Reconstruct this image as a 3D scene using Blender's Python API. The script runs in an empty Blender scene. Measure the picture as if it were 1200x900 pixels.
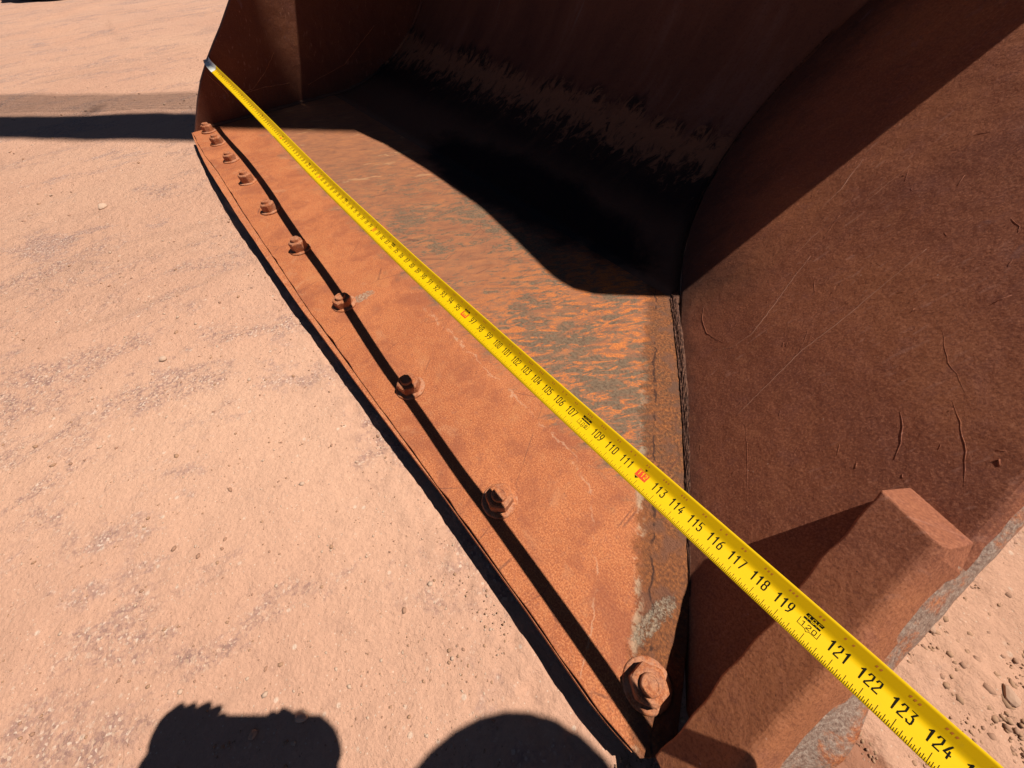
import bpy, bmesh, math, random
import numpy as np
from mathutils import Vector, Matrix

# ------------------------------------------------------------------ camera, sky, sun, exposure
INCH = 0.0254
scene = bpy.context.scene
COL = scene.collection

def V(x, y, z):                       # inches -> metres
    return Vector((x * INCH, y * INCH, z * INCH))

cam_data = bpy.data.cameras.new('camera')
cam_data.sensor_fit = 'HORIZONTAL'
cam_data.sensor_width = 36.0
cam_data.lens = 441.647 / 1200.0 * 36.0
cam_data.clip_start = 0.01
cam_data.clip_end = 4000.0
cam = bpy.data.objects.new('camera', cam_data)
COL.objects.link(cam)
cx = Vector((0.620212, 0.783176, -0.044405))
cy = Vector((0.610935, -0.517768, -0.598895))      # image down
cz = Vector((-0.492031, 0.344314, -0.799596))      # view direction
cam.matrix_world = Matrix(((cx.x, -cy.x, -cz.x, 114.4072 * INCH),
                           (cx.y, -cy.y, -cz.y, -3.7121 * INCH),
                           (cx.z, -cy.z, -cz.z, 29.8221 * INCH),
                           (0, 0, 0, 1)))
scene.camera = cam

SUN = Vector((0.24, 0.45, 1.0))                    # towards the sun
SUN_N = SUN.normalized()
world = bpy.data.worlds.new('World')
scene.world = world
world.use_nodes = True
wnt = world.node_tree
sky = wnt.nodes.new('ShaderNodeTexSky')
sky.sky_type = 'NISHITA'
sky.sun_disc = False
sky.air_density = 0.4
sky.dust_density = 0.3
sky.altitude = 1500.0
sky.sun_elevation = math.asin(SUN_N.z)
sky.sun_rotation = math.atan2(SUN_N.x, SUN_N.y)
bgn = wnt.nodes['Background']
wnt.links.new(sky.outputs[0], bgn.inputs['Color'])
bgn.inputs['Strength'].default_value = 0.05

sun_data = bpy.data.lights.new('sun', 'SUN')
sun_data.energy = 5.0
sun_data.angle = math.radians(0.53)
sun_data.color = (1.0, 0.955, 0.89)
sun = bpy.data.objects.new('sun', sun_data)
COL.objects.link(sun)
sun.rotation_euler = SUN_N.to_track_quat('Z', 'Y').to_euler()
sun.location = (0, 0, 8)

scene.view_settings.view_transform = 'Standard'
scene.view_settings.look = 'None'
scene.view_settings.gamma = 1.0
scene.view_settings.use_curve_mapping = False
scene.view_settings.exposure = 0.27
scene.cycles.diffuse_bounces = 1

random.seed(7)
rng = np.random.default_rng(11)

# ------------------------------------------------------------------ helpers
def link(ob, parent=None):
    COL.objects.link(ob)
    if parent is not None:
        ob.parent = parent
    return ob

def thing(name, label, cat, loc=(0, 0, 0), group=None):
    o = bpy.data.objects.new(name, None)
    o.empty_display_size = 0.1
    COL.objects.link(o)
    o.location = V(*loc)
    o['label'] = label
    o['category'] = cat
    if group:
        o['group'] = group
    return o

def mesh_obj(name, verts, faces, mat, parent=None, smooth=False, offset=(0, 0, 0)):
    """verts in inches, stored relative to offset (the place of the parent)."""
    me = bpy.data.meshes.new(name)
    ov = offset
    me.from_pydata([((v[0] - ov[0]) * INCH, (v[1] - ov[1]) * INCH, (v[2] - ov[2]) * INCH) for v in verts], [], faces)
    me.update()
    if mat:
        me.materials.append(mat)
    if smooth:
        me.polygons.foreach_set('use_smooth', [True] * len(me.polygons))
    return link(bpy.data.objects.new(name, me), parent)

def fix_normals(ob):
    bm = bmesh.new()
    bm.from_mesh(ob.data)
    bmesh.ops.recalc_face_normals(bm, faces=bm.faces)
    bm.to_mesh(ob.data)
    bm.free()

def bevel(ob, w, seg=2, angle=40):
    m = ob.modifiers.new('bevel', 'BEVEL')
    m.width = w * INCH
    m.segments = seg
    m.limit_method = 'ANGLE'
    m.angle_limit = math.radians(angle)
    return m

def prism(poly_top, poly_bot):
    """closed solid between two matching outlines"""
    n = len(poly_top)
    verts = list(poly_top) + list(poly_bot)
    faces = [tuple(range(n)), tuple(range(2 * n - 1, n - 1, -1))]
    for i in range(n):
        j = (i + 1) % n
        faces.append((i, i + n, j + n, j))
    return verts, faces

def tube(path, rad, seg=8, closed_ends=True):
    """path: list of (x,y,z); rad: number or list"""
    P = [Vector(p) for p in path]
    n = len(P)
    if not hasattr(rad, '__len__'):
        rad = [rad] * n
    verts, faces = [], []
    t0 = (P[1] - P[0]).normalized()
    ref = Vector((0, 0, 1)) if abs(t0.z) < .9 else Vector((1, 0, 0))
    nrm = t0.cross(ref).normalized()
    for i in range(n):
        t = (P[min(i + 1, n - 1)] - P[max(i - 1, 0)]).normalized()
        nrm = (nrm - t * nrm.dot(t)).normalized()
        bi = t.cross(nrm)
        for k in range(seg):
            a = 2 * math.pi * k / seg
            verts.append(P[i] + (nrm * math.cos(a) + bi * math.sin(a)) * rad[i])
    for i in range(n - 1):
        for k in range(seg):
            k2 = (k + 1) % seg
            faces.append((i * seg + k, i * seg + k2, (i + 1) * seg + k2, (i + 1) * seg + k))
    if closed_ends:
        faces.append(tuple(range(seg - 1, -1, -1)))
        faces.append(tuple((n - 1) * seg + k for k in range(seg)))
    return verts, faces

def join(parts):
    verts, faces = [], []
    for v, f in parts:
        o = len(verts)
        verts += list(v)
        faces += [tuple(i + o for i in q) for q in f]
    return verts, faces

def resample(poly, step):
    out = []
    for a, b in zip(poly[:-1], poly[1:]):
        a, b = np.array(a, float), np.array(b, float)
        n = max(1, int(np.linalg.norm(b - a) / step))
        for i in range(n):
            out.append(a + (b - a) * i / n)
    out.append(np.array(poly[-1], float))
    return out

# value noise for real relief
def _hash(ix, iy, seed):
    h = (ix * 374761393 + iy * 668265263 + seed * 982451653) & 0xffffffff
    h = ((h ^ (h >> 13)) * 1274126177) & 0xffffffff
    return ((h ^ (h >> 16)) & 0xffff) / 65535.0 * 2 - 1

def vnoise(x, y, seed=0):
    ix = np.floor(x).astype(np.int64)
    iy = np.floor(y).astype(np.int64)
    fx, fy = x - ix, y - iy
    ux, uy = fx * fx * fx * (fx * (fx * 6 - 15) + 10), fy * fy * fy * (fy * (fy * 6 - 15) + 10)
    a, b = _hash(ix, iy, seed), _hash(ix + 1, iy, seed)
    c, d = _hash(ix, iy + 1, seed), _hash(ix + 1, iy + 1, seed)
    return (a * (1 - ux) + b * ux) * (1 - uy) + (c * (1 - ux) + d * ux) * uy

# ------------------------------------------------------------------ material helper
class NT:
    def __init__(self, name):
        self.m = bpy.data.materials.new(name)
        self.m.use_nodes = True
        self.t = self.m.node_tree
        self.t.nodes.clear()
        self.out = self.n('ShaderNodeOutputMaterial')
        self.b = self.n('ShaderNodeBsdfPrincipled')
        self.l(self.b.outputs[0], self.out.inputs['Surface'])
        tc = self.n('ShaderNodeTexCoord')
        mp = self.n('ShaderNodeMapping')
        mp.inputs['Scale'].default_value = (1 / INCH,) * 3
        self.l(tc.outputs['Object'], mp.inputs['Vector'])
        self.P = mp.outputs[0]                       # object position in inches
        sx = self.n('ShaderNodeSeparateXYZ')
        self.l(self.P, sx.inputs[0])
        self.x, self.y, self.z = sx.outputs
    def n(self, k):
        return self.t.nodes.new(k)
    def l(self, a, b):
        self.t.links.new(a, b)
    def put(self, s, v):
        if hasattr(v, 'is_output') or isinstance(v, bpy.types.NodeSocket):
            self.l(v, s)
        else:
            s.default_value = v
    def math(self, op, a, b=0.0, c=0.0, clamp=False):
        q = self.n('ShaderNodeMath')
        q.operation = op
        q.use_clamp = clamp
        self.put(q.inputs[0], a)
        self.put(q.inputs[1], b)
        self.put(q.inputs[2], c)
        return q.outputs[0]
    def add(self, a, b): return self.math('ADD', a, b)
    def sub(self, a, b): return self.math('SUBTRACT', a, b)
    def mul(self, a, b): return self.math('MULTIPLY', a, b)
    def map(self, scale=(1, 1, 1), rot=(0, 0, 0), loc=(0, 0, 0), vec=None):
        q = self.n('ShaderNodeMapping')
        q.inputs['Scale'].default_value = scale
        q.inputs['Rotation'].default_value = rot
        q.inputs['Location'].default_value = loc
        self.l(vec or self.P, q.inputs['Vector'])
        return q.outputs[0]
    def noise(self, scale, detail=4, rough=.55, dist=0.0, vec=None):
        q = self.n('ShaderNodeTexNoise')
        q.inputs['Scale'].default_value = scale
        q.inputs['Detail'].default_value = detail
        q.inputs['Roughness'].default_value = rough
        q.inputs['Distortion'].default_value = dist
        self.l(vec or self.P, q.inputs['Vector'])
        return q.outputs['Fac']
    def voro(self, scale, vec=None, feature='F1', out='Distance', rand=1.0):
        q = self.n('ShaderNodeTexVoronoi')
        q.feature = feature
        q.inputs['Scale'].default_value = scale
        q.inputs['Randomness'].default_value = rand
        self.l(vec or self.P, q.inputs['Vector'])
        return q.outputs[out]
    def step(self, v, lo, hi):                        # smooth 0..1 between lo and hi
        q = self.n('ShaderNodeMapRange')
        q.interpolation_type = 'SMOOTHSTEP'
        self.put(q.inputs['Value'], v)
        q.inputs['From Min'].default_value = lo
        q.inputs['From Max'].default_value = hi
        q.inputs['To Min'].default_value = 0.0
        q.inputs['To Max'].default_value = 1.0
        return q.outputs['Result']
    def ramp(self, v, stops):
        q = self.n('ShaderNodeValToRGB')
        e = q.color_ramp.elements
        while len(e) < len(stops):
            e.new(0.5)
        for i, (p, c) in enumerate(stops):
            e[i].position = p
            e[i].color = (c[0], c[1], c[2], 1)
        self.l(v, q.inputs[0])
        return q.outputs[0]
    def mix(self, f, a, b, mode='MIX'):
        q = self.n('ShaderNodeMix')
        q.data_type = 'RGBA'
        q.blend_type = mode
        self.put(q.inputs['Factor'], f)
        for s, v in ((q.inputs[6], a), (q.inputs[7], b)):
            if isinstance(v, bpy.types.NodeSocket):
                self.l(v, s)
            else:
                s.default_value = (v[0], v[1], v[2], 1)
        return q.outputs[2]
    def bump(self, h, strength=.5, dist=.05, prev=None):
        q = self.n('ShaderNodeBump')
        q.inputs['Strength'].default_value = strength
        q.inputs['Distance'].default_value = dist * INCH
        self.l(h, q.inputs['Height'])
        if prev is not None:
            self.l(prev, q.inputs['Normal'])
        return q.outputs[0]
    def done(self, color, rough=.8, normal=None, spec=.3, metal=0.0):
        self.put(self.b.inputs['Base Color'], color if isinstance(color, bpy.types.NodeSocket) else (*color, 1))
        self.put(self.b.inputs['Roughness'], rough)
        self.put(self.b.inputs['Metallic'], metal)
        self.b.inputs['Specular IOR Level'].default_value = spec
        if normal is not None:
            self.l(normal, self.b.inputs['Normal'])
        return self.m

# ------------------------------------------------------------------ materials
def mat_ground():
    t = NT('red_dirt')
    big = t.noise(.018, 4, .6)
    streak = t.noise(1, 5, .6, .6, t.map((.16, .035, .16), (0, 0, .12)))
    patch = t.noise(.085, 7, .72, .5, t.map((1, .6, 1), (0, 0, .35)))
    fine = t.noise(3.2, 4, .7)
    col = t.ramp(big, [(.3, (.60, .325, .215)), (.55, (.655, .368, .243)), (.75, (.69, .405, .268))])
    col = t.mix(t.mul(t.step(streak, .54, .76), .45), col, (.45, .26, .175))
    gravel = t.mul(t.step(patch, .53, .63), t.step(t.add(t.noise(4.0, 4, .85), t.mul(t.sub(patch, .5), .9)), .42, .62))
    farg = t.step(t.x, -40, -260)
    col = t.mix(t.mul(farg, t.mul(t.step(t.noise(.03, 4, .6), .3, .6), .4)), col, (.53, .33, .25))
    lines = t.noise(1, 6, .7, .4, t.map((.42, .05, 1), (0, 0, .0)))
    col = t.mix(t.mul(t.step(lines, .52, .7), t.mul(t.step(t.x, 90, 0), .35)), col, (.46, .265, .185))
    clod = t.noise(.55, 5, .8)
    col = t.mix(t.mul(t.step(clod, .56, .68), .28), col, (.38, .21, .15))
    bigs = t.mul(t.step(t.voro(.9), .2, .1), t.step(t.noise(.4, 2), .52, .6))
    col = t.mix(t.mul(bigs, .7), col, (.78, .60, .45))
    cell = t.voro(5.5, out='Color')
    cs_ = t.n('ShaderNodeSeparateColor')
    t.l(cell, cs_.inputs[0])
    gcol = t.ramp(cs_.outputs[0], [(.0, (.22, .125, .11)), (.5, (.33, .195, .165)), (.7, (.52, .31, .22)), (.9, (.62, .42, .30)), (.97, (.78, .62, .48))])
    gz = t.step(patch, .515, .62)
    col = t.mix(t.mul(gz, t.mul(t.step(t.noise(1.1, 4, .8), .36, .6), .8)), col, gcol)
    pat2 = t.noise(.045, 7, .75, .3, t.map((1, .7, 1), (0, 0, .3), (4, 9, 0)))
    gz2 = t.mul(t.step(pat2, .555, .625), t.step(t.noise(1.3, 5, .85), .34, .56))
    col = t.mix(t.mul(gz2, .7), col, t.ramp(cs_.outputs[0], [(.0, (.24, .14, .125)), (.6, (.37, .23, .195)), (.88, (.55, .37, .28)), (.97, (.78, .62, .5))]))
    grain = t.voro(4.5, out='Color')
    g = t.n('ShaderNodeSeparateColor')
    t.l(grain, g.inputs[0])
    speck = t.mul(t.step(g.outputs[0], .82, .93), t.step(t.voro(4.5), .33, .12))
    col = t.mix(t.mul(speck, .7), col, (.80, .62, .46))
    dark = t.mul(t.step(g.outputs[1], .9, .97), t.step(t.voro(4.5), .3, .1))
    col = t.mix(t.mul(dark, .4), col, (.28, .15, .10))
    # the coarser, rougher dirt beyond the near side plate
    coarse = t.step(t.x, 121.0, 127.0)
    col = t.mix(t.mul(coarse, .25), col, (.54, .29, .17))
    q = t.map((1 / 3.6, 1 / 2.6, 0), (0, 0, 0), (-130.3 / 3.6, -7.4 / 2.6, 0))
    ln = t.n('ShaderNodeVectorMath')
    ln.operation = 'LENGTH'
    t.l(q, ln.inputs[0])
    red = t.step(t.add(ln.outputs['Value'], t.mul(t.sub(t.noise(.8, 4, .7), .5), 1.2)), 1.1, .75)
    col = t.mix(t.mul(red, .85), col, (.30, .115, .06))
    col = t.mix(t.step(fine, .25, .8), t.mix(.3, col, (.36, .19, .125)), col)
    n1 = t.bump(t.noise(.7, 7, .72), .65, .55)
    n2 = t.bump(t.noise(5.0, 5, .8), .7, .11, n1)
    n3 = t.bump(t.voro(3.0), .35, .08, n2)
    n3 = t.bump(t.mul(clod, t.step(t.x, 100, 20)), 1.0, .7, n3)
    return t.done(col, .95, n3, .15)

def rust_base(t, warm=1.0):
    a = t.noise(.11, 5, .6, .4)
    b = t.noise(.9, 5, .65)
    c = t.noise(8.0, 3, .75)
    col = t.ramp(a, [(.3, (.355, .097, .034)), (.5, (.435, .128, .043)), (.7, (.50, .157, .056))])
    col = t.mix(t.mul(t.step(b, .45, .75), .5), col, (.45, .17, .068))
    col = t.mix(t.mul(t.step(b, .5, .28), .45), col, (.25, .075, .036))
    col = t.mix(t.mul(t.step(c, .5, .6), .7), col, (.25, .075, .035))
    col = t.mix(t.mul(t.step(c, .49, .40), .6), col, (.62, .25, .105))
    k = t.noise(1.9, 4, .7)
    col = t.mix(t.mul(t.step(k, .54, .7), .45), col, (.27, .10, .06))
    return col

def mat_floor():
    t = NT('rusty_floor_steel')
    col = rust_base(t)
    mot = t.noise(.16, 7, .72, .6)
    col = t.mix(t.mul(t.step(mot, .48, .64), .55), col, (.255, .072, .034))
    col = t.mix(t.mul(t.step(mot, .46, .34), .35), col, (.50, .20, .075))
    spk = t.noise(3.2, 5, .8)
    col = t.mix(t.mul(t.step(spk, .56, .68), .55), col, (.17, .058, .032))
    wig = t.sub(t.noise(.35, 4, .6), .5)
    # distance in from the near crease
    d = t.add(t.mul(t.sub(t.x, 122.3), -.785), t.mul(t.sub(t.y, .7), -.62))
    # burnished band behind the tape: streaks of grey scale and orange
    vec = t.map((1.25, .40, 1), (0, 0, 0), (0, 0, 0), t.map((1, 1, 1), (0, 0, .55)))
    fl = t.noise(1.25, 8, .74, .9, vec)
    fl2 = t.noise(.32, 5, .6, 1.0, vec)
    zone = t.step(t.add(t.y, t.mul(wig, 14)), 8.5, 13.0)
    zone_n = t.mul(zone, t.step(t.x, 20, 70))
    browny = t.ramp(t.noise(.8, 5, .7, .5, vec), [(.3, (.15, .072, .045)), (.5, (.27, .115, .058)), (.7, (.38, .15, .06))])
    col = t.mix(t.mul(zone, .75), col, browny)
    dens = t.noise(.09, 3, .6, .4)
    grey = t.mul(t.step(t.add(fl, t.mul(t.sub(dens, .5), .45)), .495, .555), t.step(fl2, .36, .48))
    col = t.mix(t.mul(t.mul(grey, zone_n), .9), col, t.ramp(t.noise(3.5, 4, .7), [(.35, (.085, .054, .033)), (.6, (.185, .128, .078))]))
    orange = t.mul(t.step(t.add(fl, t.mul(t.sub(dens, .5), .3)), .485, .445), t.step(t.x, 74, 96))
    col = t.mix(t.mul(t.mul(orange, zone_n), .75), col, t.mix(t.step(t.noise(6, 3, .7), .42, .6), (.66, .20, .038), (.40, .11, .032)))
    pale = t.mul(t.step(fl2, .60, .68), t.step(t.x, 75, 40))
    col = t.mix(t.mul(t.mul(pale, zone), .5), col, (.52, .29, .14))
    # dark scaly strip along the near crease
    dd = t.add(d, t.mul(wig, 1.6))
    strip = t.step(t.add(dd, t.mul(t.sub(t.noise(1.1, 6, .8), .5), 2.6)), 3.2, 2.0)
    grit = t.noise(4.0, 4, .75)
    scol = t.ramp(grit, [(.34, (.065, .028, .016)), (.5, (.19, .068, .026)), (.66, (.40, .14, .04))])
    scol = t.mix(t.step(t.noise(.5, 3, .6), .5, .62), scol, (.15, .066, .038))
    col = t.mix(t.mul(strip, .85), col, scol)
    crack = t.mul(t.step(t.math('ABSOLUTE', t.sub(dd, 1.75)), .14, .03), t.step(t.noise(.6, 2), .42, .5))
    col = t.mix(t.mul(crack, .85), col, (.05, .022, .015))
    crust = t.mul(t.step(t.math('ABSOLUTE', t.sub(dd, 2.75)), .5, .1), t.step(t.noise(.55, 4, .7), .47, .56))
    crust = t.mul(crust, t.step(t.x, 100, 112))
    col = t.mix(t.mul(crust, .6), col, (.50, .36, .23))
    # dried cement splashes
    def splash(px, py, rx, ry, rot=0):
        q = t.map((1, 1, 1), (0, 0, 0), (-px, -py, 0))
        q = t.map((1 / rx, 1 / ry, 1), (0, 0, rot), (0, 0, 0), q)
        ln = t.n('ShaderNodeVectorMath')
        ln.operation = 'LENGTH'
        t.l(q, ln.inputs[0])
        return t.step(t.add(ln.outputs['Value'], t.mul(t.sub(t.noise(1.3, 5, .75), .5), 2.4)), 1.0, .75)
    cem = t.math('MAXIMUM', splash(73.7, 3.2, .75, 1.9, -.15), splash(117.5, 4.3, .6, 2.3, .55))
    cem = t.mul(cem, t.step(t.noise(3.0, 5, .8), .36, .55))
    col = t.mix(t.mul(cem, .62), col, t.ramp(t.noise(6, 3, .7), [(.35, (.22, .16, .11)), (.6, (.46, .37, .26))]))
    pits = t.mul(t.step(t.voro(1.6), .16, .06), t.step(t.noise(.6, 3), .5, .62))
    col = t.mix(t.mul(pits, .6), col, (.12, .04, .025))
    runs = t.step(t.noise(1, 4, .65, .3, t.map((.55, .07, 1), (0, 0, .1))), .58, .74)
    col = t.mix(t.mul(runs, .35), col, (.24, .075, .035))
    # faint pale seam that wanders along the plate, and hairline cracks
    xe = t.math('MAXIMUM', t.sub(t.x, 104.0), 0.0)
    yv = t.sub(8.4, t.mul(t.mul(xe, xe), .062))
    seam = t.step(t.math('ABSOLUTE', t.add(t.sub(t.y, yv), t.mul(t.sub(t.noise(.45, 4, .7), .5), 2.6))), .16, .02)
    seam = t.mul(t.mul(seam, t.step(t.noise(.5, 3), .44, .56)), t.step(t.x, 74, 78))
    col = t.mix(t.mul(seam, .38), col, (.60, .36, .22))
    ck = t.voro(.13, t.map((1, .6, 1), (0, 0, .4), (3, 0, 0), None), 'DISTANCE_TO_EDGE')
    ckm = t.mul(t.step(ck, .006, .0015), t.step(t.noise(.2, 2), .52, .6))
    col = t.mix(t.mul(ckm, .55), col, (.12, .045, .03))
    # brighter dusty fans by the bolts
    dust = t.mul(t.step(t.noise(.33, 5, .7, .5), .56, .72), t.step(t.y, 9, 3))
    col = t.mix(t.mul(dust, .4), col, (.50, .235, .115))
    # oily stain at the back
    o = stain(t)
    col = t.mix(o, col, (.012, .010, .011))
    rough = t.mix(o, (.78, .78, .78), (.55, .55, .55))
    n1 = t.bump(t.noise(.35, 5, .6), .35, .3)
    n2 = t.bump(t.noise(6.0, 4, .8), .7, .07, n1)
    n3 = t.bump(t.mul(grit, strip), .8, .25, n2)
    n4 = t.bump(t.math('MAXIMUM', cem, t.mul(grey, .0)), .5, .08, n3)
    return t.done(col, .78, n4, .25)

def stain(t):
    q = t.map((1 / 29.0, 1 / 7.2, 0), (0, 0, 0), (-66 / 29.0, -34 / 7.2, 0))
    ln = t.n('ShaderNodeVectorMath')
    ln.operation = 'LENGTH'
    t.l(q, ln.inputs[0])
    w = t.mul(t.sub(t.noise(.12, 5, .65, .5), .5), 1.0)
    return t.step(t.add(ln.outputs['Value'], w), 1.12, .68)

def mat_back():
    t = NT('worn_back_steel')
    wig = t.sub(t.noise(.18, 5, .7, .4, t.map((1, .35, .35))), .5)
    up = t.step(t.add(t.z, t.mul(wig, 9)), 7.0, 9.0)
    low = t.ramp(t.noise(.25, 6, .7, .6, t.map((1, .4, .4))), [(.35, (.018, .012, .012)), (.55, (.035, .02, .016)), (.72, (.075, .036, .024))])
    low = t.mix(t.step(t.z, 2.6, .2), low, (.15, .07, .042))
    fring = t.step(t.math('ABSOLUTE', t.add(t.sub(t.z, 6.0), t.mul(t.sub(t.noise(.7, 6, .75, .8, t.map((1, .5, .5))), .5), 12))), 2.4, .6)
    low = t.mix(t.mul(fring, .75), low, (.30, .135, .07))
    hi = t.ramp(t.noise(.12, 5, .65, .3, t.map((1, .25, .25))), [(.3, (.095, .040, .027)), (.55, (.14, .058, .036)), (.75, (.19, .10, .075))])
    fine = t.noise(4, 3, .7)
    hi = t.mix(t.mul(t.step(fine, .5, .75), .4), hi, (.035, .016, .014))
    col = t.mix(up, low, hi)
    drip = t.mul(t.step(t.noise(.55, 3, .6, 0, t.map((1, .1, .1))), .66, .74), up)
    col = t.mix(t.mul(drip, .4), col, (.17, .125, .11))
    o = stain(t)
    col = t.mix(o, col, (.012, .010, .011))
    n1 = t.bump(t.noise(.5, 5, .6), .4, .3)
    n2 = t.bump(fine, .3, .05, n1)
    return t.done(col, .7, n2, .12)

def mat_wall(name='brown_wall_steel', k=1.0):
    t = NT(name)
    a = t.noise(.07, 5, .6, .5)
    b = t.noise(.55, 5, .65, .3)
    c = t.noise(7.0, 3, .78)
    col = t.ramp(a, [(.3, (.20, .063, .035)), (.5, (.265, .085, .041)), (.7, (.345, .118, .05))])
    col = t.mix(t.mul(t.step(b, .5, .75), .5), col, (.24, .085, .058))
    col = t.mix(t.mul(t.step(b, .45, .25), .35), col, (.42, .16, .07))
    col = t.mix(t.mul(t.step(c, .5, .62), .48), col, (.14, .045, .028))
    col = t.mix(t.mul(t.step(c, .48, .38), .4), col, (.48, .19, .10))
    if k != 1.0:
        col = t.mix(1 - k, col, (.012, .008, .008))  # lower k mixes shade into the base colour
    # long rubbed scratches running up the plate
    q = t.map((.9, .9, .9), (0.55, -.2, -.67))
    sc = t.noise(1, 2, .5, .15, t.map((.05, 3.2, .9), (0, 0, 0), (0, 0, 0), q))
    scm = t.mul(t.step(sc, .61, .70), t.step(t.noise(.12, 3), .44, .6))
    col = t.mix(t.mul(scm, .34), col, (.46, .22, .15))
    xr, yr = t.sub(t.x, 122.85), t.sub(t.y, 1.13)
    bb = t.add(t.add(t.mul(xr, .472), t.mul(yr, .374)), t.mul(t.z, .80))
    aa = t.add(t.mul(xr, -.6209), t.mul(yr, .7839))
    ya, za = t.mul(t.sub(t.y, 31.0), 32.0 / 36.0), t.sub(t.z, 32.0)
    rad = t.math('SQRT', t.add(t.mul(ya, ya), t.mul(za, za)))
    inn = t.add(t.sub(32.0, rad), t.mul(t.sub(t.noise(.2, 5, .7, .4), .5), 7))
    back_shade = t.mul(t.mul(t.step(inn, 9.5, .5), t.step(t.y, 27, 33)), t.step(t.x, 60, 70))  # shade beside the curved back, painted into the plate colour
    col = t.mix(t.mul(back_shade, .8), col, (.03, .018, .016))
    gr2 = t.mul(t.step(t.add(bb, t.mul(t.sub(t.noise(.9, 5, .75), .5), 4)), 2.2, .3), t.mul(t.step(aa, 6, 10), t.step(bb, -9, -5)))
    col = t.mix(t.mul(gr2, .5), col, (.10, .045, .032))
    tiny = t.mul(t.step(t.voro(2.6), .13, .05), t.step(t.noise(.9, 2), .54, .64))
    col = t.mix(t.mul(tiny, .7), col, (.06, .022, .018))
    lite = t.mul(t.step(t.voro(1.7), .10, .04), t.step(t.noise(.6, 2), .58, .66))
    col = t.mix(t.mul(lite, .6), col, (.6, .38, .28))
    # a few bare greyish rubs
    rub = t.mul(t.step(t.noise(.22, 4, .6, .6), .66, .74), t.step(t.noise(1.3, 3), .4, .6))
    col = t.mix(t.mul(rub, .3), col, (.20, .14, .15))
    n1 = t.bump(t.noise(.16, 5, .6), .5, .8)
    n2 = t.bump(t.noise(6, 5, .85), .6, .09, n1)
    pit = t.mul(t.step(t.voro(1.1, rand=1), .2, .05), t.step(t.noise(.7, 2), .5, .6))
    n3 = t.bump(pit, -.5, .08, n2)
    n4 = t.bump(scm, -.25, .05, n3)
    return t.done(col, .66, n4, .18)

def mat_edge():
    t = NT('worn_plate_edge')
    c = t.noise(2.6, 5, .75)
    col = rust_base(t)
    g = t.step(t.noise(.5, 6, .75, .3), .36, .54)
    bare = t.ramp(t.noise(5, 4, .75), [(.35, (.16, .105, .08)), (.5, (.29, .205, .155)), (.66, (.44, .345, .27))])
    col = t.mix(t.mul(g, .9), col, bare)
    n1 = t.bump(c, .7, .15)
    return t.done(col, .6, n1, .35)

def mat_simple_rust(name, dark=1.0, bump=.4, dusty=0.0):
    t = NT(name)
    col = rust_base(t)
    if dusty:
        col = t.mix(t.mul(t.step(t.noise(1.2, 4, .7), .4, .65), dusty), col, (.52, .30, .19))
    col = t.mix(1 - dark, col, (.03, .02, .018))
    n1 = t.bump(t.noise(3.0, 4, .7), bump, .12)
    return t.done(col, .8, n1, .25)

def mat_weld():
    t = NT('dirty_weld')
    c = t.noise(3.4, 6, .8)
    col = t.ramp(c, [(.36, (.03, .016, .012)), (.52, (.11, .048, .03)), (.7, (.30, .145, .085))])
    n1 = t.bump(c, .6, .16)
    return t.done(col, .85, n1, .2)

def mat_flat(name, col, rough=.7, spec=.3, metal=0.0, var=.15):
    t = NT(name)
    k = t.noise(1.2, 4, .6)
    c2 = tuple(v * (1 - var) for v in col)
    return t.done(t.mix(k, c2, col), rough, None, spec, metal)

M_GROUND = mat_ground()
M_FLOOR = mat_floor()
M_BACK = mat_back()
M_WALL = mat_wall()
M_BLOCK = mat_wall('cutter_steel', 1.0)
for nd in M_BLOCK.node_tree.nodes:
    if nd.type == 'VALTORGB' and abs(nd.color_ramp.elements[0].color[0] - .20) < .001:
        for e_ in nd.color_ramp.elements:
            c_ = e_.color
            e_.color = (c_[0] * 1.25, c_[1] * 1.33, c_[2] * 1.3, 1)
M_FARW_SHADE = mat_wall('shaded_wall_steel', .55)  # wall steel with the far plate's deep shade put into its colour
M_EDGE = mat_edge()
M_CUT = mat_simple_rust('rusty_cutting_edge', 1.0, .5, .15)
M_BOLT = mat_simple_rust('rusty_bolt', .86, .5, .35)
M_WASH = mat_simple_rust('dusty_washer', .92, .5, .5)
M_WELD = mat_weld()
M_TAPE = None

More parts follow.
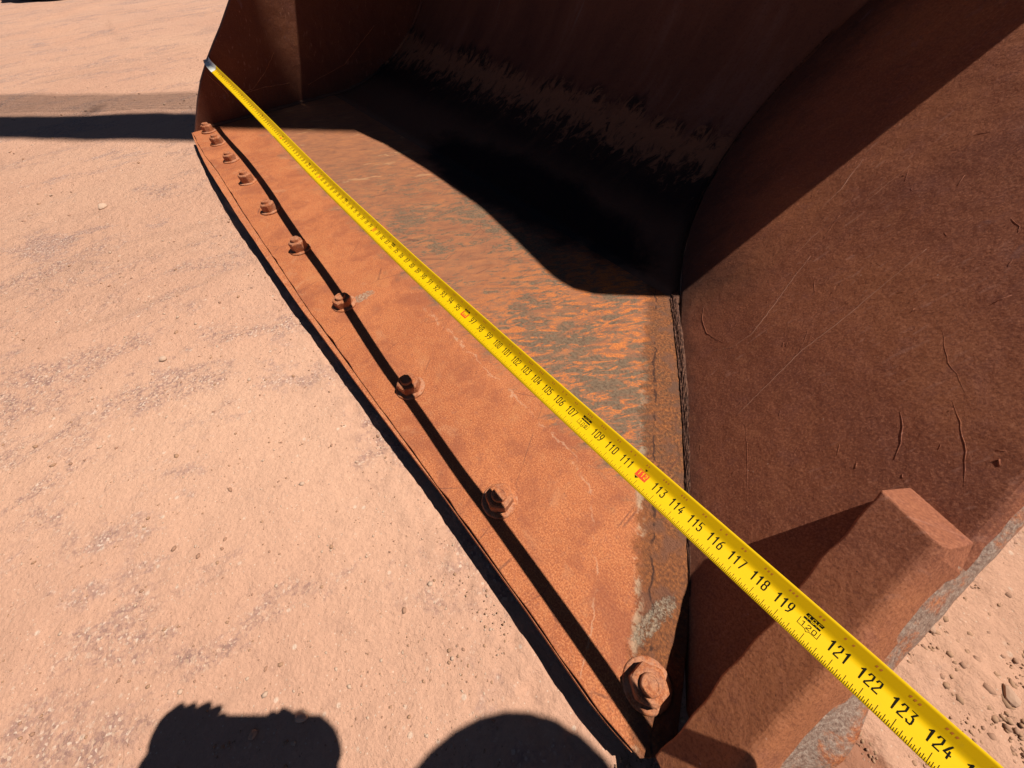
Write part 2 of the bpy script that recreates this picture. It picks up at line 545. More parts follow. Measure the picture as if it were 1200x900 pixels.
# ------------------------------------------------------------------ ground
ZG = -2.55
def build_ground():
    def axis(c, near, step, g, far):
        out = [0.0]
        s = step
        x = 0.0
        while x < far:
            s = max(step, x * g) if x > near else step
            x += s
            out.append(x)
        pos = np.array(out)
        return np.concatenate([-pos[:0:-1], pos]) + c
    xs = axis(116.0, 26, .34, .0185, 16000)
    ys = axis(-4.0, 30, .34, .0185, 16000)
    X, Y = np.meshgrid(xs, ys)
    d = np.hypot(X - 116, Y + 4)
    h = .40 * vnoise(X / 38, Y / 60, 1) + .22 * vnoise(X / 13, Y / 24, 2)
    h += .10 * vnoise(X / 4.5, Y / 6, 3) + .07 * vnoise(X / 2.1, Y / 2.3, 4) * np.clip(1.4 - d / 120, .2, 1)
    h += .05 * vnoise(X / .9, Y / .9, 5) * np.clip(1.2 - d / 60, 0, 1)
    # rough loose spoil next to the near side plate
    loose = np.clip((X - 121) / 5, 0, 1) * np.clip((40 - Y) / 10, 0, 1)
    h += loose * (.22 * np.abs(vnoise(X / 1.7, Y / 1.7, 8)) + .12 * vnoise(X / .7, Y / .7, 9))
    # tyre ruts far to the left
    h += .35 * vnoise(X / 7, Y / 160, 6) * np.clip((d - 60) / 120, 0, 1)
    h *= np.clip(2.0 - d / 1500, .0, 1.0)
    # keep the ground clear of the plates' underside
    under = np.clip((Y + 5) / 3, 0, 1) * np.clip((124 - X) / 3, 0, 1)
    h = h * (1 - .7 * under)
    # crumbs and clods along the foot of the cutting edge
    foot = np.exp(-((Y + 4.2) / 1.6) ** 2) * (X > -6) * (X < 122)
    h += foot * (.22 * np.maximum(vnoise(X / 1.3, Y / 1.1, 12), -.2) + .16 * vnoise(X / .55, Y / .55, 13))
    n, m = X.shape
    co = np.stack([X, Y, ZG + h], -1).reshape(-1, 3) * INCH
    idx = np.arange(n * m).reshape(n, m)
    q = np.stack([idx[:-1, :-1], idx[:-1, 1:], idx[1:, 1:], idx[1:, :-1]], -1).reshape(-1, 4)
    me = bpy.data.meshes.new('ground')
    me.vertices.add(len(co))
    me.vertices.foreach_set('co', co.astype(np.float32).ravel())
    me.loops.add(q.size)
    me.loops.foreach_set('vertex_index', q.astype(np.int32).ravel())
    me.polygons.add(len(q))
    me.polygons.foreach_set('loop_start', np.arange(0, q.size, 4, dtype=np.int32))
    me.polygons.foreach_set('loop_total', np.full(len(q), 4, dtype=np.int32))
    me.polygons.foreach_set('use_smooth', np.ones(len(q), dtype=bool))
    me.update(calc_edges=True)
    me.materials.append(M_GROUND)
    o = link(bpy.data.objects.new('ground', me))
    o['kind'] = 'structure'
    o['label'] = 'sunlit reddish dirt yard around the rusty bucket'
build_ground()

def ground_h(x, y):
    X = np.array([x], float)
    Y = np.array([y], float)
    d = np.hypot(X - 116, Y + 4)
    h = .40 * vnoise(X / 38, Y / 60, 1) + .22 * vnoise(X / 13, Y / 24, 2)
    h += .10 * vnoise(X / 4.5, Y / 6, 3) + .07 * vnoise(X / 2.1, Y / 2.3, 4) * np.clip(1.4 - d / 120, .2, 1)
    return float(ZG + h[0])

# ------------------------------------------------------------------ the bucket
bucket = thing('loader_bucket', 'large rusty steel loader bucket lying open on the dirt with bolted front edge', 'loader bucket')

# profile of the floor and back, as (Y, Z); the back curls forward to the lip
def profile():
    pts = []
    for a in np.arange(0, 98, 3.0):
        r = math.radians(a)
        pts.append((31 + 36 * math.sin(r), 32 - 32 * math.cos(r)))
    return pts
PROFILE = profile()

# inner face of the near side plate: coordinates a (along the crease), b (up the plate), off (inwards)
WC = Vector((-.6209, .7839, 0)).normalized()
WH = Vector((-WC.y, WC.x, 0))
TH = math.radians(37)
WN = WH * math.cos(TH) + Vector((0, 0, 1)) * math.sin(TH)
WB = WN.cross(WC)
if WB.z < 0:
    WB = -WB
WP = Vector((122.3, .7, 0)) - WH * .7
WE = (WC + WB).normalized()            # along the leading edge
WO = (WB - WC).normalized()            # out of the leading edge
def wall(a, b, off=0.0):
    return WP + WC * a + WB * b + WN * off
def wall_eo(e, o, off=0.0):
    return WP + WE * e + WO * o + WN * off
def wall_x(y, z):                      # X of the inner face at a given Y, Z
    return WP.x - (WN.y * (y - WP.y) + WN.z * (z - WP.z)) / WN.x
XF = -3.0                              # inner face of the far side plate

# -- floor plate
FRONT = [(-3.0, -1.6), (3.5, -1.95), (12.4, -2.2), (21.8, -2.0), (30.5, -2.2), (40.4, -2.42), (49.6, -2.47), (61, -2.54), (70.7, -2.62),
         (87.1, -2.34), (96.1, -2.2), (104.8, -2.1), (111.7, -2.0), (118.5, -2.05), (121.3, -1.7)]
NEAR = [(122.3, -.35), (122.2, .15), (121.95, .85), (120.75, 3.0), (119.3, 5.4), (118.15, 7.1), (115.3, 10.8), (109.75, 18.0), (104.5, 24.2), (97.9, 31.5)]
out = resample(FRONT, 1.4)
outl = []
for i, p in enumerate(out):
    j = .06 * random.uniform(-1, 1) + (.16 * random.random() if random.random() < .12 else 0) if 0 < i < len(out) - 1 else 0
    outl.append((p[0], p[1] + j))
outl += [tuple(p) for p in resample(NEAR, 1.2)]
outl += [(97.9, 31.0), (60, 31.0), (30, 31.0), (-3.0, 31.0)]
top = [(x, y, 0.0) for x, y in outl]
bot = [(x, y, -1.15) for x, y in outl]
v, f = prism(top, bot)
floor_plate = mesh_obj('floor_plate', v, f, M_FLOOR, bucket)
fix_normals(floor_plate)
bevel(floor_plate, .07, 2, 50)

# -- lower wear edge, showing in front of the floor plate
OUTER = [(-3.6, -1.75), (3, -2.3), (11.5, -2.85), (21, -3.2), (34.2, -3.35), (42.7, -3.45), (50.4, -3.4), (61.6, -3.4), (68.5, -3.3), (87, -2.8),
         (95.5, -2.5), (101.6, -2.2), (104.4, -2.12), (112, -1.95), (120.5, -1.6)]
fx_, fy_ = np.array([p[0] for p in FRONT]), np.array([p[1] for p in FRONT])
ox_, oy_ = np.array([p[0] for p in OUTER]), np.array([p[1] for p in OUTER])
wt, wi = [], []
for x in np.arange(-3.6, 121.0, 1.5):
    yi = float(np.interp(x, fx_, fy_)) - .07
    yo = float(np.interp(x, ox_, oy_)) + .03 * random.uniform(-1, 1)
    wt.append((x, min(yo, yi - .04)))
    wi.append((x, yi))
loop_ = wt + wi[::-1]
v, f = prism([(x, y, -.16) for x, y in loop_], [(x, y, -1.5) for x, y in loop_])
wear = mesh_obj('wear_edge', v, f, M_CUT, bucket)
fix_normals(wear)
bevel(wear, .05, 2, 50)
v, f = prism([(x, y, -1.18) for x, y in [(p[0], p[1] + .25) for p in FRONT] + [(119.5, 9), (-3, 9)]], [(x, y, -1.6) for x, y in [(p[0], p[1] + .25) for p in FRONT] + [(119.5, 9), (-3, 9)]])
backer = mesh_obj('backing_plate', v, f, M_CUT, bucket)
fix_normals(backer)

# -- near front corner: packed, caked dirt on the tip under the bolt
# -- bolts: threaded end with nut and washer
BX = [119.4, 104.6, 89.9, 73.5, 58.2, 44.05, 30.9, 18.9, 8.2, -.6]
BY = [1.15, 1.1, 1.1, 1.1, 1.1, 1.15, 1.2, 1.25, 1.3, 1.35]
def cyl(x, y, z0, z1, r0, r1, seg, rot=0.0, lift=0.0):
    ring = []
    for (z, r) in ((z0, r0), (z1, r1)):
        ring.append([(x + r * math.cos(rot + 2 * math.pi * k / seg), y + r * math.sin(rot + 2 * math.pi * k / seg), z) for k in range(seg)])
    vs = ring[0] + ring[1]
    fs = [(k, (k + 1) % seg, seg + (k + 1) % seg, seg + k) for k in range(seg)]
    fs += [tuple(range(seg - 1, -1, -1)), tuple(range(seg, 2 * seg))]
    return vs, fs
def lathe(x, y, prof, seg):
    vs, fs = [], []
    for r, z in prof:
        vs += [(x + r * math.cos(2 * math.pi * k / seg), y + r * math.sin(2 * math.pi * k / seg), z) for k in range(seg)]
    for i in range(len(prof) - 1):
        for k in range(seg):
            k2 = (k + 1) % seg
            fs.append((i * seg + k, i * seg + k2, (i + 1) * seg + k2, (i + 1) * seg + k))
    fs.append(tuple(range(seg - 1, -1, -1)))
    fs.append(tuple((len(prof) - 1) * seg + k for k in range(seg)))
    return vs, fs
for i, (bx, by) in enumerate(zip(BX, BY)):
    rot = random.uniform(0, 1.0)
    hh = random.uniform(.82, 1.15)
    v, f = lathe(bx, by, [(.6, .1), (.6, 1.5 * hh), (.55, 1.58 * hh), (.43, 1.6 * hh), (.41, 1.56 * hh)], 24)
    bolt = mesh_obj('bolt', v, f, M_BOLT, bucket)
    # hexagonal nut with chamfered crown
    seg = 24
    rings = []
    def hexr(a, r):                     # radius of a hexagon in direction a
        k = (a - rot) % (math.pi / 3) - math.pi / 6
        return r / math.cos(k)
    prof = [(1.0, .16), (1.0, 1.05 * hh), (.97, 1.17 * hh), (.86, 1.24 * hh)]
    vs, fs = [], []
    for q, (r, z) in enumerate(prof):
        for k in range(seg):
            a = 2 * math.pi * k / seg
            rr = hexr(a, r) if q < 2 else min(hexr(a, r), r * (1.06 if q == 2 else 1.0))
            vs.append((bx + rr * math.cos(a), by + rr * math.sin(a), z))
    for q in range(len(prof) - 1):
        for k in range(seg):
            k2 = (k + 1) % seg
            fs.append((q * seg + k, q * seg + k2, (q + 1) * seg + k2, (q + 1) * seg + k))
    fs.append(tuple(range(seg - 1, -1, -1)))
    fs.append(tuple((len(prof) - 1) * seg + k for k in range(seg)))
    mesh_obj('nut', vs, fs, M_BOLT, bolt)
    v, f = lathe(bx + random.uniform(-.05, .05), by + random.uniform(-.05, .05), [(1.45, -.02), (1.47, .1), (1.36, .19), (.7, .22)], 28)
    w = mesh_obj('washer', v, f, M_WASH, bolt)
    lean = Matrix.Translation(V(bx, by, 0)) @ Matrix.Rotation(random.uniform(-.05, .05), 4, 'X') @ Matrix.Rotation(random.uniform(-.05, .05), 4, 'Y') @ Matrix.Translation(-V(bx, by, 0))
    for ob in [bolt] + list(bolt.children):
        for vv in ob.data.vertices:
            vv.co = lean @ vv.co
            vv.co += Vector((random.uniform(-1, 1), random.uniform(-1, 1), random.uniform(-1, 1))) * .018 * INCH
    for ob in (bolt, w):
        ob.data.polygons.foreach_set('use_smooth', [len(p.vertices) == 4 for p in ob.data.polygons])
    bevel(bolt, .02, 1, 40)

# -- back plate: floor curling up to the lip
LIP = [(-3.0, 66.5), (3, 65.6), (8.4, 64.4), (10.9, 63.5), (25, 62.0), (39, 61.0), (48, 59.7), (63, 59.2), (80, 59.6), (90.5, 61.2), (100.3, 63.0), (104.3, 63.1),
       (107, 61.3), (109.5, 57.4), (111.2, 54.7), (113.0, 50.9), (114.3, 48.6)]
def guard_y(z):
    return (73.1 - .42 * z) / .9
xs = [-3.0 + 2.0 * i for i in range(70)]
vs, fs = [], []
def xmax(y, z):
    return wall_x(y, z) + .4 if y >= 31 else 98
NX = 60
rows = []
for (y, z) in PROFILE:
    x1 = wall_x(y, z) + .3
    rows.append([(XF + (x1 - XF) * k / NX, y, z) for k in range(NX + 1)])
# up to the lip
lx = np.array([p[0] for p in LIP])
lz = np.array([p[1] for p in LIP])
yl, zl = PROFILE[-1]
for q in range(1, 5):
    row = []
    for k in range(NX + 1):
        x1 = 114.6
        x = XF + (x1 - XF) * k / NX
        # near end follows the wall as it climbs
        zt = np.interp(x, lx, lz)
        z = zl + (zt - zl) * q / 4
        row.append((x, yl + (guard_y(zt) - yl) * q / 4, z))
    rows.append(row)
W = NX + 1
vs = [p for r in rows for p in r]
for i in range(len(rows) - 1):
    for k in range(NX):
        a = i * W + k
        fs.append((a, a + 1, a + W + 1, a + W))
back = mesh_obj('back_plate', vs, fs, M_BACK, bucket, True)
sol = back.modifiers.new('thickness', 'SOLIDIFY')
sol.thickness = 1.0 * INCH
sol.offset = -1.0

# -- near side plate
def eo(a, b):
    return ((a + b) / math.sqrt(2), (b - a) / math.sqrt(2))
lead = [(-1.0, 2.95), (4, 2.98), (10, 3.0), (17.5, 3.0), (24, 3.0), (36, 2.95), (52, 2.9), (70, 2.9)]
outline = []
for e, o in lead:
    outline.append((e, o))
# top edge to the lip and down the crease
def to_ab(p):
    d = Vector(p) - WP
    return d.dot(WC), d.dot(WB)
crease = []
for (y, z) in [(2.0, -.6), (12, -.6), (22, -.6)] + PROFILE[::3]:
    crease.append(to_ab((wall_x(y, z), y, z)))
zc = [48.6]
topc = to_ab((wall_x(guard_y(48.6), 48.6), guard_y(48.6), 48.6))
ab = []
for e, o in lead:
    ab.append(((e - o) / math.sqrt(2), (e + o) / math.sqrt(2)))
ab.append(topc)
for p in reversed(crease):
    ab.append(p)
topv = [wall(a, b, 0) for a, b in ab]
botv = [wall(a, b, -1.6) for a, b in ab]
v, f = prism(topv, botv)
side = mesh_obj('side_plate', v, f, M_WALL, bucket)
side['label'] = 'near side plate with sharp lip shadow and scratches'
fix_normals(side)
bevel(side, .55, 4, 60)

# -- side cutter: thick strip on the near leading edge
def lump(e0, e1, n, back_o, front_o, off0, off1, skew):
    """strip from e0 to e1 with a rounded front, returns verts, faces"""
    sec_n = None
    vs, fs = [], []
    for i in range(n + 1):
        t = i / n
        e = e0 + (e1 - e0) * t
        bo = back_o + .06 * math.sin(e * .9) + .05 * math.sin(e * 2.3)
        fo = front_o + .05 * math.sin(e * .7 + 1)
        r = .55
        pts = [(bo, off0), (bo - .02, off1 - .08), (bo + .09, off1)]
        for k in range(0, 7):
            a = math.pi / 2 * k / 6
            pts.append((fo - r + r * math.sin(a), off1 - r + r * math.cos(a)))
        pts.append((fo, off0))
        if sec_n is None:
            sec_n = len(pts)
        for (o, off) in pts:
            es = e + skew * (o - back_o) * (t ** 6)
            if i == n:
                es += 1.15 * (1 - (off - off0) / (off1 - off0)) + .05 * math.sin(o * 9)
                o = o - .35 * (1 - (off - off0) / (off1 - off0))
            vs.append(wall_eo(es, o, off))
    for i in range(n):
        for k in range(sec_n):
            k2 = (k + 1) % sec_n
            a = i * sec_n
            fs.append((a + k, a + k2, a + sec_n + k2, a + sec_n + k))
    fs.append(tuple(range(sec_n - 1, -1, -1)))
    fs.append(tuple(n * sec_n + k for k in range(sec_n)))
    return vs, fs
v, f = lump(-1.2, 17.2, 34, .12, 3.12, -.05, 2.4, -.36)
cutter = mesh_obj('side_cutter', v, f, M_BLOCK, bucket)
cutter['label'] = 'raised thick strip on the near leading edge'
fix_normals(cutter)
bevel(cutter, .24, 4, 30)
# weld run round the foot of the strip
pp = [wall_eo(e, .02 + .05 * random.uniform(-1, 1), .02) for e in np.arange(1, 17.9, .22)]
v, f = tube(pp, [.16 + .06 * random.uniform(-1, 1) for _ in pp], 7)
mesh_obj('weld_bead', v, f, M_BLOCK, bucket, True)

# worn bare steel on the leading face of the near side plate
def lip_strip(e0, e1, hi0, base, flare):
    vs, fs = [], []
    N = int((e1 - e0) / .45)
    for i in range(N + 1):
        e = e0 + (e1 - e0) * i / N
        j = .02 * math.sin(e * 1.1) + .012 * math.sin(e * 3.7) + .01 * random.uniform(-1, 1)
        w = flare * math.exp(-((e - 5.6) / 2.6) ** 2)
        pts = [(base - .55, hi0 + .02), (base - .12 + j, hi0 - .1), (base + .03 + j, hi0 - .45), (base + .07 + j, (hi0 - 1.6) / 2), (base + .05 + j + w * .7, -1.2),
               (base - .05 + j + w, -1.62), (base - .5 + w, -1.85), (base - 1.3, -1.9)]
        vs += [wall_eo(e, o, off) for o, off in pts]
    for i in range(N):
        for k in range(7):
            a = i * 8 + k
            fs.append((a, a + 1, a + 9, a + 8))
    return vs, fs
v, f = lip_strip(-1.2, 16.0, .85, 3.08, .75)
face = mesh_obj('worn_lip', v, f, M_EDGE, bucket, True)
face['label'] = 'bare grey leading face below the raised strip'
v, f = lip_strip(15.9, 31, -.3, 3.06, 0)
face = mesh_obj('worn_lip', v, f, M_EDGE, bucket, True)

# -- weld along the near crease
def crease_pt(t):
    # follows the floor's near edge then the curve of the back
    p = resample(NEAR[5:], .4)
    pts = [(a[0], a[1], .05) for a in p]
    for (y, z) in PROFILE[1:22]:
        pts.append((wall_x(y, z), y, z + .05))
    return pts
path = crease_pt(0)
NFLOOR = sum(1 for p in path if p[1] < 31)
vs, fs = [], []
SEG = 12
for i, p in enumerate(path):
    floor_part = p[1] < 31
    wdt = (.8 if floor_part else max(.12, .7 - .1 * (i - NFLOOR))) * min(1.0, .1 + i / 40) * (1 + .12 * float(vnoise(np.array([i * .35]), np.array([.5]), 31)[0]))
    for k in range(SEG):
        q = k / (SEG - 1)
        hgt = (.2 if floor_part else .12) * math.sin(math.pi * q) ** .7 * min(1, .1 + i / 30) + (.05 * random.uniform(-1, 1) if 0 < k < SEG - 1 else -.08)
        base = Vector(p) + (WB * (wdt * 1.25 * max(0, q - .35)) - WH * (-.9 * wdt * max(0, .35 - q)) if floor_part else WC * (-wdt * (.6 - q)) + WN * 0)
        vs.append(base + (WN + Vector((0, 0, .7))).normalized() * hgt + WB * .035 * random.uniform(-1, 1) + WC * .03 * random.uniform(-1, 1))
for i in range(len(path) - 1):
    for k in range(SEG - 1):
        a_ = i * SEG + k
        fs.append((a_, a_ + 1, a_ + SEG + 1, a_ + SEG))
v, f = vs, fs
weld = mesh_obj('weld_bead', v, f, M_WELD, bucket, False)
# weld along the far crease
pp = [(XF + .1, y, .1) for y in np.arange(2, 31, 2.0)] + [(XF + .1, y, z) for (y, z) in PROFILE[1:25]]
v, f = tube(pp, [.4 + .12 * random.uniform(-1, 1) for _ in pp], 8)
mesh_obj('weld_bead', v, f, M_BACK, bucket, True)

# -- gouges and ridges scored in the near side plate
SCR = [[(28.56, 2.98), (27.73, 5.19), (28.19, 6.88), (30.08, 8.91), (32.22, 10.95), (33.61, 12.49)], [(20.63, 4.75), (22.5, 7.4), (24.41, 10.1), (25.43, 12.45), (27.19, 15.74), (28.42, 18.0)], [(20.63, 4.75), (19.4, 5.33), (17.26, 5.18), (13.49, 4.64)], [(35.21, 3.01), (33.12, 2.68), (31.06, 2.99), (29.21, 4.05)], [(17.41, 13.69), (16.51, 13.51), (15.54, 13.17), (14.73, 12.7)], [(22.1, 16.78), (20.49, 16.46), (19.63, 16.32), (18.41, 16.36), (17.5, 16.28)], [(17.31, 15.7), (16.03, 15.6), (14.86, 15.4), (13.58, 15.02), (12.77, 14.7)], [(41.58, 17.96), (39.58, 15.93), (38.68, 14.16)], [(37.28, 19.73), (36.31, 17.14), (36.08, 13.62), (34.77, 11.41)], [(30.61, 12.19), (29.45, 11.95)], [(28.45, 12.75), (29.0, 13.25)], [(22.41, 18.75), (22.53, 19.6)], [(24.41, 20.08), (24.84, 20.41)], [(26.14, 10.83), (25.12, 10.35), (24.5, 9.94)], [(17.56, 12.23), (17.59, 12.79)], [(27.63, 21.32), (26.87, 21.36), (26.47, 21.13)], [(29.1, 19.07), (28.71, 19.07)], [(36.4, 22.76), (35.77, 23.24)], [(13.78, 15.99), (13.83, 16.13), (13.5, 16.07)], [(14.82, 14.39), (15.09, 14.66)], [(19.45, 7.63), (19.93, 7.88)], [(16.33, 8.05), (16.72, 8.43)], [(15.66, 10.26), (16.31, 10.63)], [(30.11, 3.54), (28.7, 4.5)], [(54.52, 21.76), (53.03, 20.39)], [(36.78, 19.54), (35.95, 19.07)], [(33.18, 21.25), (32.51, 20.72)], [(36.6, 15.25), (34.76, 13.65)]]
strong = {4: .034, 5: .014, 6: .02, 0: .024, 1: .026, 2: .016, 3: .035, 18: .06, 11: .04, 7: .022, 8: .02}
pale, parts = [], []
for i, s in enumerate(SCR):
    pts = resample(s, .35)
    if len(pts) < 3:
        pts = resample(s, .15)
    m = len(pts)
    r0 = strong.get(i, .02)
    pa = [wall(p[0] + .035 * random.uniform(-1, 1), p[1] + .035 * random.uniform(-1, 1), -.0 * r0) for p in pts]
    (pale if i in (0, 1, 7, 8) else parts).append(tube(pa, [r0 * (.35 + .65 * math.sin(math.pi * (k + .5) / m)) * random.uniform(.7, 1.2) for k in range(m)], 6))
for k in range(70):
    a, b = random.uniform(6, 60), random.uniform(1.5, 30)
    e_, o_ = eo(a, b)
    if o_ > 2.0 or (e_ < 18.5 and o_ > -.5):
        continue
    L_ = random.uniform(.08, .5)
    an = random.gauss(.8, .7)
    p2 = [(a, b), (a + L_ * math.cos(an), b + L_ * math.sin(an))]
    pa = [wall(q[0], q[1], 0) for q in resample(p2, L_ / 3)]
    parts.append(tube(pa, random.uniform(.01, .028), 5))
v, f = join(parts)
g = mesh_obj('scratch_ridges', v, f, M_WALL, bucket, True)
g['kind'] = 'stuff'
v, f = join(pale)
g = mesh_obj('pale_scratches', v, f, mat_flat('rubbed_steel', (.40, .19, .12), .6), bucket, True)
g['kind'] = 'stuff'

# -- far side plate
FLEAD = [(-1.5, -.8), (.6, 2.0), (2.6, 4.6), (5.2, 7.6), (8.2, 10.4), (11.0, 12.7), (13.8, 14.9), (17.6, 18.2), (24, 24), (34, 35), (44, 48), (50, 58), (45.3, 66.5)]
poly = [(y, z) for y, z in FLEAD]
poly += [(guard_y(60), 60.0)]
poly += [(y, z) for (y, z) in reversed(PROFILE[::2])]
poly += [(20, -1.1), (0.5, -1.1)]
v, f = prism([(XF, y, z) for y, z in poly], [(XF - 1.5, y, z) for y, z in poly])
far = mesh_obj('side_plate', v, f, M_FARW_SHADE, bucket)
far['label'] = 'far side plate mostly in shade'
fix_normals(far)
bevel(far, .2, 2, 60)

parts = []
for pts in ([(9.2, 5.5), (10.2, 4.4), (14.0, 4.6), (18.0, 6.8), (21.5, 9.6)], [(7.0, 8.5), (8.2, 6.2), (9.0, 4.4)], [(11, 4.2), (17, 4.4), (22, 4.1)], [(26, 3), (36, 5.0), (46, 10.5)]):
    pa = [(XF + .01, p[0] + .06 * random.uniform(-1, 1), p[1] + .06 * random.uniform(-1, 1)) for p in resample(pts, .7)]
    parts.append(tube(pa, .05, 5))
v, f = join(parts)
g = mesh_obj('scratch_ridges', v, f, M_WASH, bucket, True)
g['kind'] = 'stuff'

# ------------------------------------------------------------------ the tape
TP = [(-3.2, 8.3, 10.5), (-1.0, 8.15, 10.25), (5.6, 7.97, 10.12), (13.65, 7.9, 9.9), (22, 7.85, 9.62), (33, 7.6, 9.5), (41.4, 7.3, 9.62), (48, 6.95, 9.9), (58.75, 6.53, 10.1), (66.9, 6.33, 10.15), (72.4, 6.18, 10.3),
      (88, 5.63, 11.15), (94.9, 5.58, 11.35), (103.4, 5.42, 11.75), (108.7, 5.43, 11.85), (119.55, 5.35, 12.35), (123.6, 5.25, 12.6), (126.5, 5.2, 12.6), (129.5, 5.2, 11.4), (132.5, 5.1, 8.0), (134.6, 5.0, 3.0), (135.6, 4.9, -1.0)]
tpx = np.array([p[0] for p in TP])
def smooth_curve(xq):
    # cubic Hermite (finite difference) through TP, parametrised by X
    i = int(np.clip(np.searchsorted(tpx, xq) - 1, 0, len(TP) - 2))
    x0, x1 = tpx[i], tpx[i + 1]
    t = (xq - x0) / (x1 - x0)
    res = []
    for k in (1, 2):
        y = [p[k] for p in TP]
        def m(j):
            if j == 0: return (y[1] - y[0]) / (tpx[1] - tpx[0])
            if j == len(TP) - 1: return (y[-1] - y[-2]) / (tpx[-1] - tpx[-2])
            return (y[j + 1] - y[j - 1]) / (tpx[j + 1] - tpx[j - 1])
        h = x1 - x0
        res.append((2 * t**3 - 3 * t**2 + 1) * y[i] + (t**3 - 2 * t**2 + t) * h * m(i) + (-2 * t**3 + 3 * t**2) * y[i + 1] + (t**3 - t**2) * h * m(i + 1))
    return Vector((xq, res[0], res[1]))
HW = .80
VN = 14
V0, SPAN = .14, .1
def cross_tab():
    vv = np.linspace(-HW, HW, 101)
    a0, a1 = math.radians(9), math.radians(50)
    s = np.clip((vv - (V0 - SPAN)) / (2 * SPAN), 0, 1)
    s = s * s * (3 - 2 * s)
    ang = a0 + (a1 - a0) * s
    dv = vv[1] - vv[0]
    yy = np.concatenate([[0], np.cumsum(np.cos(ang[:-1]) * dv)])
    zz = np.concatenate([[0], np.cumsum(np.sin(ang[:-1]) * dv)])
    yy -= np.interp(0, vv, yy)
    zz -= np.interp(0, vv, zz)
    return vv, yy, zz, ang
CT = cross_tab()
def blade(u, v, lift=0.0):
    """u = inches along the tape, v = across it"""
    y = np.interp(v, CT[0], CT[1])
    z = np.interp(v, CT[0], CT[2])
    a = np.interp(v, CT[0], CT[3])
    p = smooth_curve(u)
    w_ = .05 * math.sin(u * .07 + 1) + .03 * math.sin(u * .21)
    c_, s_ = math.cos(w_), math.sin(w_)
    y, z = y * c_ - z * s_, y * s_ + z * c_
    a = a + w_
    return Vector((p.x, p.y + y - math.sin(a) * lift, p.z + z + math.cos(a) * lift))
def reading(t):                        # printed inch t -> X
    return -3.0 + t * 43.0 / 40.0 if t < 40 else float(t)

tape = thing('measuring_tape', 'yellow steel measuring tape pulled straight across the bucket mouth', 'measuring tape', (0, 0, 0))
def mat_tape():
    t = NT('yellow_tape_paint')
    k = t.noise(.5, 4, .6)
    col = t.mix(k, (.76, .475, .002), (.71, .43, .002))
    sm_ = t.mul(t.step(t.noise(1.5, 4, .7), .6, .75), .18)
    col = t.mix(sm_, col, (.5, .30, .03))
    return t.done(col, .6, None, .08)
M_TAPE = mat_tape()
M_INK = mat_flat('black_ink', (.012, .011, .008), .9, .02)
M_RED = mat_flat('red_ink', (.70, .07, .02), .7, .1)
M_FAINT = mat_flat('orange_red_ink', (.62, .20, .02), .5, .3)
M_STEEL = mat_flat('grey_steel', (.42, .40, .36), .4, .5, .6)
M_TAB = mat_flat('scuffed_tape_end', (.82, .80, .70), .45, .5, .0)

def blade_strip(u0, u1, du, v0=-HW, v1=HW, lift=0.0, nv=VN):
    n = max(1, int((u1 - u0) / du))
    vs, fs = [], []
    for i in range(n + 1):
        u = u0 + (u1 - u0) * i / n
        for k in range(nv + 1):
            vs.append(blade(u, v0 + (v1 - v0) * k / nv, lift))
    for i in range(n):
        for k in range(nv):
            a = i * (nv + 1) + k
            fs.append((a, a + nv + 1, a + nv + 2, a + 1))
    return vs, fs
v, f = blade_strip(-3.2, 135.2, .8)
bl = mesh_obj('blade', v, f, M_TAPE, tape, True)
s = bl.modifiers.new('thickness', 'SOLIDIFY')
s.thickness = .006 * INCH
s.offset = -1
v, f = blade_strip(-3.1, 4.2, .5, -HW - .01, HW + .01, .012, 10)
mesh_obj('end_tab', v, f, M_TAB, tape, True)
# hook over the far plate's leading edge
hx = smooth_curve(-3.1)
hk = []
for (dx, dz, wv) in ((.3, .03, .5), (-.9, .05, .55), (-1.15, -.05, .6), (-1.2, -.6, .65)):
    hk.append([(hx.x + dx, hx.y - wv, hx.z + dz), (hx.x + dx, hx.y + wv, hx.z + dz + .1)])
hv = [p for r in hk for p in r]
hf = [(2 * i, 2 * i + 1, 2 * i + 3, 2 * i + 2) for i in range(3)]
ho = mesh_obj('end_hook', hv, hf, M_STEEL, tape)
s = ho.modifiers.new('thickness', 'SOLIDIFY')
s.thickness = .06 * INCH

